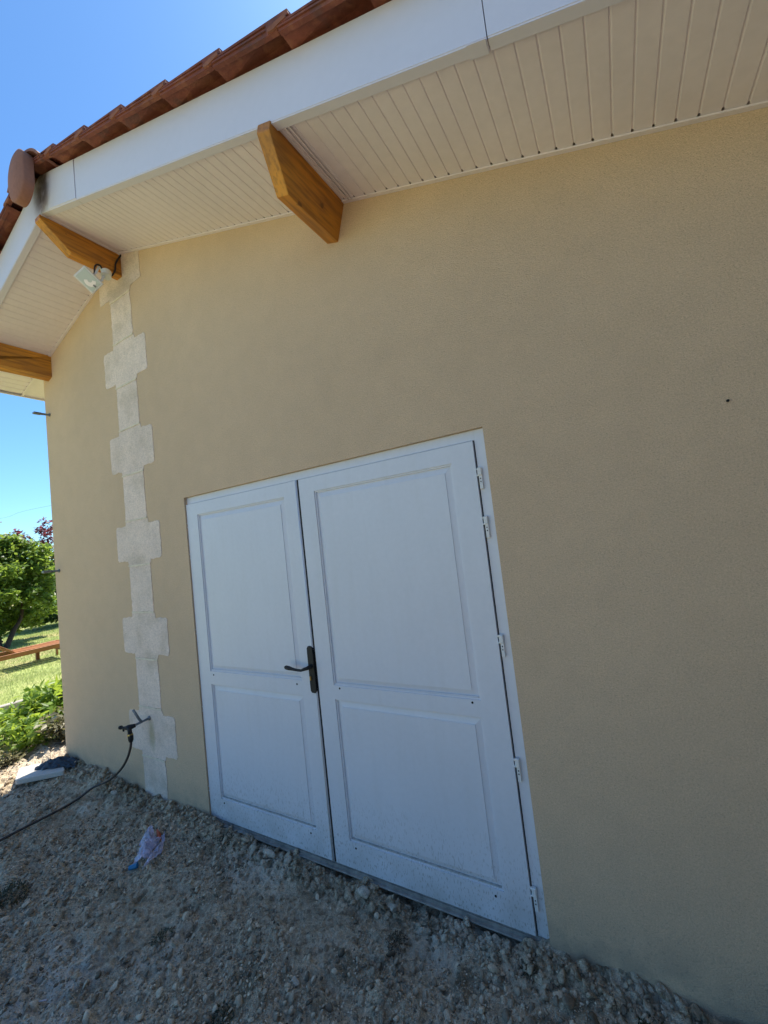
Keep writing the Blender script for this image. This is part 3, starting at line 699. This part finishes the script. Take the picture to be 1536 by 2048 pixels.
e1 = fl_f(Vector((-.01, -b_-.012, -.05))); e2 = fl_f(Vector((.045, b_*.2, -.10)))
for p0, p1 in ((fl_f(Vector((.0, -b_-.004, -.03))), CAMP+ray(198, 531)*(1.60/ray(198, 531).y)), (CAMP+ray(198, 531)*(1.60/ray(198, 531).y), jb+Vector((-.02, 0, .02))), (fl_f(Vector((a*.7, -b_, -.03))), jb+Vector((-.01, -.01, .01)))):
    d = (p1-p0); s = d.cross(N).normalized()*.009; tt = d.cross(s).normalized()*.0015
    q.add([p0-s-tt, p0+s-tt, p0+s+tt, p0-s+tt, p1-s-tt, p1+s-tt, p1+s+tt, p1-s+tt], [(0,1,2,3),(4,5,6,7),(0,1,5,4),(1,2,6,5),(2,3,7,6),(3,0,4,7)])
q.tube([jb+Vector((0, 0, .03)), jb+Vector((-.045, .02, .075))], .012, 10)
q.obj('bracket', m_hinge, fl, tuple(jb))
def bez(P, n=12):
    P = [Vector(p) for p in P]; out = []
    for i in range(len(P)-1):
        p0, p1, p2, p3 = P[max(i-1, 0)], P[i], P[i+1], P[min(i+2, len(P)-1)]
        for k in range(n):
            t = k/n; out.append(.5*((2*p1)+(p2-p0)*t+(2*p0-5*p1+4*p2-p3)*t*t+(3*p1-p0-3*p2+p3)*t**3))
    return out+[P[-1]]
bx_ = lambda px, py, x: CAMP+ray(px, py)*(x/ray(px, py).x)
q = MB(); q.tube(bez([jb+Vector((.02, 0, .01)), bx_(222, 552, -3.135), bx_(230, 541, -3.14), bx_(231, 528, -3.143), bx_(236, 518, -3.143), bx_(243, 509, -3.143)]), .0065, 8)
q.tube(bez([jb+Vector((-.02, 0, .03)), bx_(200, 531, -3.14), bx_(190, 532, -3.13), fl_f(Vector((0, -b_*.6, -.08)))]), .006, 8)
q.obj('cable', m_cable, fl, tuple(jb), smooth=True)
# steel shutter pins near the left corner
for z, lb in ((3.222, 'upper blue-grey steel pin sticking out of the wall near the left corner, under the eave'), (1.741, 'lower blue-grey steel pin sticking out of the wall near the left corner, before the trees')):
    t_ = thing('wall_pin', lb, 'wall pin', (-4.535, 1.76, z), 'steel pins in the gable wall')
    q = MB(); q.tube([(-4.535, 1.765, z), (-4.55, 1.71, z+.002), (-4.56, 1.645, z+.002)], [.008, .011, .013], 10)
    q.box(-4.578, -4.538, 1.64, 1.70, z-.006, z+.012, 0, .003); q.obj('pin', m_galv, t_, (-4.55, 1.7, z))
    q = MB(); q.tube([(-4.533, 1.752, z), (-4.533, 1.762, z)], .016, 12); q.obj('mounting_plate', m_galv, t_, (-4.53, 1.76, z))
# tap
tp = thing('garden_tap', 'old dark brass tap on a grey pipe sticking out of the stone quoins', 'tap', (-3.22, 1.76, .565))
q = MB(); q.tube(bez([(-3.222, 1.77, .563), (-3.226, 1.72, .560), (-3.238, 1.68, .553), (-3.25, 1.635, .548)], 5), .0085, 10); q.tube([(-3.222, 1.764, .564), (-3.223, 1.748, .563)], [.018, .015], 12); q.obj('pipe', m_galv, tp, (-3.22, 1.76, .563), smooth=True)
q = MB(); q.tube(bez([(-3.228, 1.70, .560), (-3.232, 1.685, .588), (-3.243, 1.672, .625), (-3.262, 1.665, .655)], 5), [.009]*16, 10); q.obj('handle_bar', m_galv, tp, (-3.23, 1.7, .56), smooth=True)
q = MB(); q.tube(bez([(-3.235, 1.66, .550), (-3.262, 1.63, .546), (-3.29, 1.615, .545), (-3.318, 1.605, .548)], 4), [.013, .014, .016, .018, .019, .018, .016, .013, .011, .010, .009, .009, .010], 12)
q.tube([(-3.318, 1.605, .548), (-3.335, 1.60, .549)], [.014, .012], 10); q.tube([(-3.302, 1.612, .548), (-3.305, 1.612, .520)], [.010, .006], 8)
q.tube([(-3.253, 1.625, .548), (-3.235, 1.62, .510)], [.015, .014], 12); q.obj('tap_body', m_black, tp, (-3.26, 1.63, .55), smooth=True)
q = MB(); q.tube([(-3.238, 1.62, .512), (-3.228, 1.618, .495), (-3.224, 1.617, .468), (-3.224, 1.617, .455)], [.016, .0185, .017, .012], 12); q.obj('hose_connector', m_black, tp, (-3.23, 1.62, .5), smooth=True)
q = MB(); q.tube([(-3.2335, 1.6185, .507), (-3.2305, 1.618, .497)], .0192, 12); q.obj('brass_ring', m_brass, tp, (-3.23, 1.62, .5))
# hose
hp = [(-3.224, 1.617, .462), (-3.226, 1.612, .42), (-3.262, 1.605, .345), (-3.36, 1.612, .255), (-3.50, 1.625, .165), (-3.64, 1.625, .092), (-3.755, 1.585, .048)]
for x, y in ((-3.80, 1.50), (-3.785, 1.397), (-3.79, 1.30), (-3.795, 1.20), (-3.80, 1.05), (-3.80, .85), (-3.9, .6), (-4.2, .3), (-4.8, .0)): hp.append((x, y, max(.004, float(soil_h(x, y))+.020)))
q = MB(); q.tube(bez(hp, 8), .0085, 10)
tag(q.obj('garden_hose', m_hose, None, (-3.22, 1.617, .46), smooth=True), 'thin black rubber hose hanging from the tap and trailing over the soil', 'hose')

# ------------------------------------------------------------------ at the left corner
def slabthing():
    t_ = MB()
    P = [(-4.60, 1.385), (-4.31, 1.625), (-4.62, 1.725), (-4.865, 1.50)]
    out = []
    for i in range(4):
        a = np.array(P[i]); b_ = np.array(P[(i+1) % 4]); z = np.array(P[i-1])
        for k in range(5):
            u = k/4; s = .03; p0 = a+(z-a)/np.linalg.norm(z-a)*s; p1 = a+(b_-a)/np.linalg.norm(b_-a)*s
            out.append(tuple((1-u)**2*p0+2*u*(1-u)*a+u*u*p1))
    t_.prism(out, lambda x, y: (x, y, .012+.10*(x+4.6)*.15), lambda x, y: (x, y, .052+.10*(x+4.6)*.15))
    o = t_.obj('stone_slab', m_slab, None, (-4.6, 1.55, 0)); md = o.modifiers.new('bevel', 'BEVEL'); md.width = .006; md.segments = 2
    tag(o, 'pale rounded slab half in sunlight on the soil at the left wall corner', 'slab')
slabthing()
# crumpled dark sheet
def crumple(name, x, y, z, sx, sy, h, seed, m, label, cat, rot=0):
    n = 34; u, v = np.meshgrid(np.linspace(-1, 1, n), np.linspace(-1, 1, n), indexing='ij')
    r = np.sqrt(u**2+v**2); e = 1+.25*fbm(u*2+seed, v*2, seed, 3)
    X = u*sx*e; Y = v*sy*e; Z = h*(1-np.clip(r, 0, 1.2)**2*.8)*(0.55+.9*np.abs(fbm(u*2.4, v*2.4, seed+3, 4)))+.012*fbm(u*7, v*7, seed+9, 2)
    c, s = math.cos(rot), math.sin(rot)
    V = np.stack([x+X*c-Y*s, y+X*s+Y*c, z+Z], -1).reshape(-1, 3); i = (np.arange(n-1)[:, None]*n+np.arange(n-1)).ravel()
    return tag(mesh_obj(name, V, np.stack([i, i+n, i+n+1, i+1], -1), m, origin=(x, y, z), smooth=True), label, cat)
crumple('plastic_sheet', -4.50, 1.655, .055, .17, .062, .065, 11, m_tarp, 'dark crumpled plastic sheet bunched against the left wall corner on the slab', 'plastic sheet', .55)
# leafy plants
def leaves(n, P, size, up=0.5, seed=0, asp=0.4, droop=.3):
    r = np.random.default_rng(seed)
    d = r.normal(size=(n, 3)); d[:, 2] = d[:, 2]*.5+up*.4; d /= np.linalg.norm(d, axis=1)[:, None]
    nn = r.normal(size=(n, 3)); nn[:, 2] = np.abs(nn[:, 2])+.6; nn -= (nn*d).sum(1)[:, None]*d; nn /= np.linalg.norm(nn, axis=1)[:, None]
    s = np.cross(d, nn); L = (size*r.uniform(.6, 1.25, n))[:, None]
    a = P; b = P+d*L*.5+s*L*asp*.5; c = P+d*L-nn*L*droop*.5; e = P+d*L*.5-s*L*asp*.5; f = P+d*L*.5-nn*L*.06
    V = np.stack([a, b, c, e, f], 1).reshape(-1, 3); o = np.arange(n)*5
    F = np.concatenate([np.stack([o, o+4, o+1], -1), np.stack([o+1, o+4, o+2], -1), np.stack([o+4, o+3, o+2], -1), np.stack([o, o+3, o+4], -1)])
    return V, F
def plant(x, y, rad, h, n, ls, m, label, seed, group='leafy plants beside the side wall', name='leafy_plant'):
    t_ = thing(name, label, 'plant', (x, y, -.05), group); r = np.random.default_rng(seed)
    q = MB(); P = []
    for k in range(16):
        a = r.uniform(0, 2*math.pi); rr = rad*math.sqrt(r.uniform(.02, 1)); hh = h*r.uniform(.65, 1.05)*(1-.35*(rr/rad)**2)
        tip = Vector((x+rr*math.cos(a), y+rr*math.sin(a), -.05+hh)); base = Vector((x+rr*.35*math.cos(a), y+rr*.35*math.sin(a), -.06)); mid = (base+tip)/2+Vector((0, 0, .12*h))
        pts = bez([base, mid, tip], 5); q.tube(pts, [.006*(1-.6*i/len(pts)) for i in range(len(pts))], 6)
        for i in range(n//16):
            u = r.uniform(.25, 1)**.8; p = base.lerp(tip, u)+Vector((0, 0, .12*h*4*u*(1-u)))+Vector(r.normal(0, .035, 3)); P.append(p)
    q.obj('stems', m_bark if m is m_dry else m_leafB, t_, (x, y, -.05))
    V, F = leaves(len(P), np.array([tuple(p) for p in P]), ls, .5, seed, .38); mesh_obj('foliage', V, F, m, t_, (x, y, -.05))
plant(-5.22, 2.02, .24, .42, 420, .10, m_dry, 'wilted grey-green plant hugging the side wall in shade', 1)
plant(-5.45, 1.78, .26, .36, 560, .10, m_leafC, 'bright green leafy plant just left of the wilted one', 2)
plant(-5.95, 2.15, .36, .50, 760, .12, m_leafC, 'tallest sunlit yellow-green plant behind the front ones', 3)
plant(-6.1, 1.68, .34, .36, 640, .11, m_leafC, 'low green leafy plant at the left edge of the photo', 4)
plant(-5.30, 1.52, .16, .14, 200, .07, m_dry, 'flattened wilted sprout lying by the end of the slab', 5)
plant(-6.6, 2.45, .34, .42, 460, .12, m_leafC, 'pale green leafy plant farthest back in the bed', 6)
# edging of the bed
q = MB(); q.box(-.9, .9, -.05, .05, -.1, .06, 0, .01, lambda p: Vector((-7.5+p.x*.2-p.y, 2.2+p.x*.98, p.z-.02)))
tag(q.obj('edging_kerb', m_conc, None, (-7.5, 2.2, 0)), 'pale concrete edging stone between lawn and leafy plants', 'kerb')
q = MB(); q.box(-4.665, -4.632, 1.80, 1.95, -.05, .46, 0, .004)
tag(q.obj('brick_post', m_rust, None, (-4.65, 1.87, 0)), 'short reddish-brown post against the side wall behind the plants', 'post')
# weeds and moss tufts on the soil
def tuft(x, y, r_, n, m, label, seed, name='weed_tuft', h=.5):
    r = np.random.default_rng(seed); a = r.uniform(0, 6.28, n); rr = r_*np.sqrt(r.uniform(0, 1, n)); X = x+rr*np.cos(a); Y = y+rr*np.sin(a)
    P = np.stack([X, Y, soil_h(X, Y)+r.uniform(0, h, n)*r_*(1-(rr/r_)**2)], -1); V, F = leaves(n, P, .016, .9, seed, .28)
    tag(mesh_obj(name, V, F, m, origin=(x, y, float(soil_h(x, y)))), label, 'weed')
m_moss = leafmat('moss', (0.045, 0.05, 0.018), (0.06, 0.07, 0.02), .4, .2)
m_brn = leafmat('withered_weed', (0.10, 0.07, 0.035), (0.1, 0.07, 0.03), .4, .2)
tuft(-3.16, .90, .085, 900, m_moss, 'dark green weed clump at the left edge of the photo', 1, h=.8)
tuft(-.53, 1.655, .035, 220, m_brn, 'withered brown tuft in front of the door frame foot', 2)
tuft(-1.07, 1.56, .05, 260, m_brn, 'rusty brown dead weed below the right door leaf', 3)
tuft(-2.33, 1.68, .06, 240, m_moss, 'mossy green tuft by the threshold under the left leaf', 4, h=.3)
tuft(-1.55, 1.02, .05, 200, m_moss, 'small green tuft in the middle of the near soil', 5, h=.3)
tuft(-2.1, 1.13, .05, 180, m_moss, 'small mossy tuft below the crumpled wrapper', 6, h=.3)
tuft(-.42, 1.46, .045, 240, m_brn, 'brown-green dead weed at the bottom right of the soil', 7, h=.4)
tuft(-.12, 1.62, .05, 240, m_moss, 'sparse green weed along the wall foot at the right', 8, h=.3)
# wrapper
wr = thing('plastic_wrapper', 'crumpled translucent lilac wrapper with orange and blue bits on the soil', 'wrapper', (-2.74, 1.42, 0))
def G(px, py, z=.0):
    d = ray(px, py); k = (z-1.7)/d.z; return Vector((d.x*k, d.y*k, z))
def sheet(pts, n, hfun, name, m, seed):
    A, B, D, E_ = [np.array(p) for p in pts]; u, v = np.meshgrid(np.linspace(0, 1, n), np.linspace(0, 1, n), indexing='ij')
    P = (A[None, None]*((1-u)*(1-v))[..., None]+B[None, None]*(u*(1-v))[..., None]+D[None, None]*(u*v)[..., None]+E_[None, None]*((1-u)*v)[..., None])
    b_ = np.sin(np.pi*u)*np.sin(np.pi*v)
    ed = .010*fbm(u*5+seed, v*5, seed, 3)
    P[..., 0] += ed; P[..., 1] += .010*fbm(u*5, v*5+seed, seed+4, 3)
    P[..., 2] = soil_h(P[..., 0], P[..., 1])+.012+hfun*(.25+b_)*(.5+.9*np.abs(fbm(u*2+seed, v*6, seed+8, 3)))
    i = (np.arange(n-1)[:, None]*n+np.arange(n-1)).ravel()
    return mesh_obj(name, P.reshape(-1, 3), np.stack([i, i+n, i+n+1, i+1], -1), m, wr, tuple(A), smooth=True)
sheet([G(302, 1649), G(311, 1672), G(296, 1692), G(278, 1681)], 26, .035, 'film', m_film, 3)
sheet([G(328, 1666), G(312, 1672), G(264, 1724), G(284, 1712)], 30, .040, 'film', m_film, 5)
sheet([G(330, 1664), G(322, 1700), G(284, 1738), G(306, 1694)], 30, .030, 'film', m_film, 8)
sheet([G(283, 1684), G(312, 1674), G(300, 1708), G(268, 1720)], 26, .045, 'film', m_film, 12)
sheet([G(312, 1659), G(321, 1666), G(321, 1674), G(313, 1673)], 8, .03, 'orange_strip', m_orange, 2)
p = G(265, 1727); q = MB(); z0 = float(soil_h(p.x, p.y)); q.tube([(p.x-.015, p.y-.012, z0+.014), (p.x+.02, p.y+.016, z0+.02)], [.012, .015], 12); q.obj('blue_cap', m_blue, wr, (p.x, p.y, z0))
# plaster stick and blade of straw
p = G(80, 1975); z0 = float(soil_h(p.x, p.y)); q = MB(); q.box(-.022, .022, -.003, .003, 0, .004, 0, .001, lambda v: Vector((p.x+v.x*.8+v.y, p.y+v.x*.6, z0+.008+v.z)))
tag(q.obj('plastic_stick', m_white, None, (p.x, p.y, z0)), 'tiny white stick on the dusty soil at the bottom left', 'stick')

# ------------------------------------------------------------------ garden beyond
def sunlounger(O, ang):
    t_ = thing('sun_lounger', 'reddish wooden sun lounger with raised backrest on the lawn', 'sun lounger', O)
    c, s = math.cos(ang), math.sin(ang); O = Vector(O)
    f = lambda p: O+Vector((p.x*c-p.y*s, p.x*s+p.y*c, p.z))
    # local x along length (0 foot end .. 1.95 head), y width
    q = MB(); q.box(0, 1.95, 0, .035, .22, .31, 0, .004, f); q.box(0, 1.95, .62, .655, .22, .31, 0, .004, f); q.box(0, .035, .035, .62, .22, .31, 0, .004, f); q.obj('frame', m_lounge, t_, tuple(O))
    q = MB()
    for i in range(11): q.box(.05+i*.075, .11+i*.075, .036, .619, .285, .305, 0, .003, f)
    q.obj('seat_slats', m_lounge, t_, tuple(O))
    q = MB(); th = math.radians(38)
    g = lambda p: f(Vector((0.92+p.x*math.cos(th)-p.z*math.sin(th), p.y, .31+p.x*math.sin(th)+p.z*math.cos(th))))
    q.box(0, .78, .04, .075, 0, .035, 0, .003, g); q.box(0, .78, .58, .615, 0, .035, 0, .003, g)
    for i in range(9): q.box(.02+i*.083, .085+i*.083, .076, .579, .01, .028, 0, .003, g)
    q.obj('backrest', m_lounge, t_, tuple(O))
    for x in (.01, .34, 1.7):
        for y in ((.001, .594) if x > 1 else (.001,)):
            q = MB(); q.box(x, x+(.06 if x > .1 else .03), y, y+.06, -.06, .219, 0, .003, f); q.obj('leg', m_lounge, t_, tuple(f(Vector((x, y, 0)))))
    q = MB(); q.box(.045, .075, .061, .594, .13, .17, 0, .003, f); q.obj('stretcher', m_lounge, t_, tuple(O))
sunlounger((-11.25, 4.24, -.045), math.radians(-92))
def tree(name, base, spheres, n, ls, m, label, cat, trunk, seed, group=None, up=.2):
    t_ = thing(name, label, cat, base, group); r = np.random.default_rng(seed)
    q = MB()
    for pts, r0, r1 in trunk:
        P = bez(pts, 6); q.tube(P, [r0+(r1-r0)*i/(len(P)-1) for i in range(len(P))], 8)
    q.obj('trunk', m_bark, t_, base, smooth=True)
    tot = sum(s[3]**2 for s in spheres); PP = []
    for (x, y, z, rad) in spheres:
        k = int(n*rad**2/tot); nc = max(8, int(46*rad)); cen = r.normal(size=(nc, 3)); cen /= np.linalg.norm(cen, axis=1)[:, None]; cen *= (rad*r.uniform(.45, 1.0, nc))[:, None]
        idx = r.integers(0, nc, k); P = cen[idx]+r.normal(0, rad*.12, (k, 3)); PP.append(P*np.array([1, 1, .85])+np.array([x, y, z]))
    P = np.concatenate(PP); P = P[P[:, 2] > .12]
    V, F = leaves(len(P), P, ls, up, seed, .5); mesh_obj('crown', V, F, m, t_, base)
# positions read off the sight lines at the stated distances
tree('fruit_tree', (-14.3, 4.25, -.06), [(-14.8, 4.0, 2.1, 1.1), (-14.9, 4.9, 2.25, .75), (-14.7, 5.35, 1.75, .5), (-14.8, 4.6, 1.55, .75), (-15, 3.2, 1.7, 1.0), (-14.6, 5.2, 1.15, .4), (-14.8, 3.9, 1.0, .55), (-15.3, 4.9, .95, .6), (-15.4, 5.45, .8, .45), (-15.2, 4.2, .75, .4), (-14.8, 5.5, 2.2, .45), (-15.5, 4.6, .55, .45), (-15.6, 5.2, .5, .4), (-14.2, 3.7, .9, .4), (-14.0, 4.1, 1.25, .35), (-14.8, 4.5, 2.6, .55), (-14.8, 5.05, 2.35, .5), (-14.8, 3.8, 2.7, .7), (-15.3, 4.3, .55, .5)], 34000, .13, m_leafA,
     'bright green bushy tree with leaning dark trunks behind the sun lounger', 'tree',
     [([(-14.3, 4.25, -.1), (-14.6, 4.55, .35), (-14.8, 4.8, .75), (-14.9, 4.9, 1.8)], .07, .03), ([(-14.4, 4.2, -.1), (-14.7, 4.2, .5), (-15, 4.1, 1.5)], .055, .03), ([(-14.5, 4.25, .1), (-15, 3.8, .8), (-15, 3.3, 1.6)], .05, .02)], 21)
tree('round_shrub', (-17.8, 6.9, -.06), [(-17.6, 6.6, .35, .55), (-17.6, 6.1, .3, .45), (-17.6, 6.95, .4, .55), (-17.8, 6.5, .75, .85), (-17.8, 6.0, .6, .6), (-17.8, 7.0, 1.2, 1.0), (-17.8, 7.6, 1.0, 1.0)], 16000, .12, m_leafB,
     'dark green dense shrub behind the lawn, next to the building corner', 'shrub', [([(-17.8, 6.9, -.1), (-17.8, 6.9, .5), (-17.8, 7.0, 1.1)], .06, .03)], 22)
tree('purple_plum_tree', (-21, 7.9, -.06), [(-21, 7.75, 3.75, .42), (-21, 7.7, 3.1, .5), (-21, 7.8, 2.4, .6), (-21, 6.6, 3.35, .45), (-21, 7.1, 3.1, .4), (-21, 8.2, 1.8, .7)], 2400, .15, m_leafP,
     'thin purple-leaved tree rising behind the green tree by the wall', 'tree', [([(-21, 7.9, -.1), (-21, 7.8, 1.5), (-21, 7.8, 3.3)], .07, .02), ([(-21, 7.8, 1.2), (-21, 7.2, 2.2), (-21, 6.5, 3.2)], .04, .012), ([(-21, 7.8, 2.2), (-20.9, 8.2, 3.2), (-20.9, 8.1, 4.0)], .03, .01)], 23)
tree('background_tree', (-30, 5.5, -.06), [(-30, 5.5, 2.2, 2.2), (-30, 8.5, 1.6, 1.7), (-30, 10.5, 1.5, 1.6), (-30, 2.5, 2.2, 2.2)], 9000, .26, m_leafB,
     'dark green mass of foliage seen through gaps behind the bright green tree', 'tree', [([(-30, 5.5, -.1), (-30, 5.5, 1.2), (-30, 5.6, 2.6)], .15, .06)], 24)
up_ = thing('utility_pole', 'grey utility pole at the left edge beyond the trees', 'pole', (-40, 11.55, 0))
q = MB(); q.tube([(-40, 11.55, -.2), (-40, 11.55, 6.3)], [.14, .10], 12); q.obj('pole', m_conc, up_, (-40, 11.55, 0))
q = MB(); q.tube([(-40, 11.1, 6.1), (-40, 12.1, 6.15)], .04, 8); q.obj('crossarm', m_conc, up_, (-40, 11.55, 6.1))
q = MB(); q.tube(bez([(-40, 11.55, 6.35), (-40, 12.5, 6.55), (-40, 14.2, 7.2), (-40, 22, 9)], 6), .006, 5)
tag(q.obj('power_line', m_cable, None, (-40, 12, 6.4)), 'thin overhead power line crossing the pale sky', 'cable')
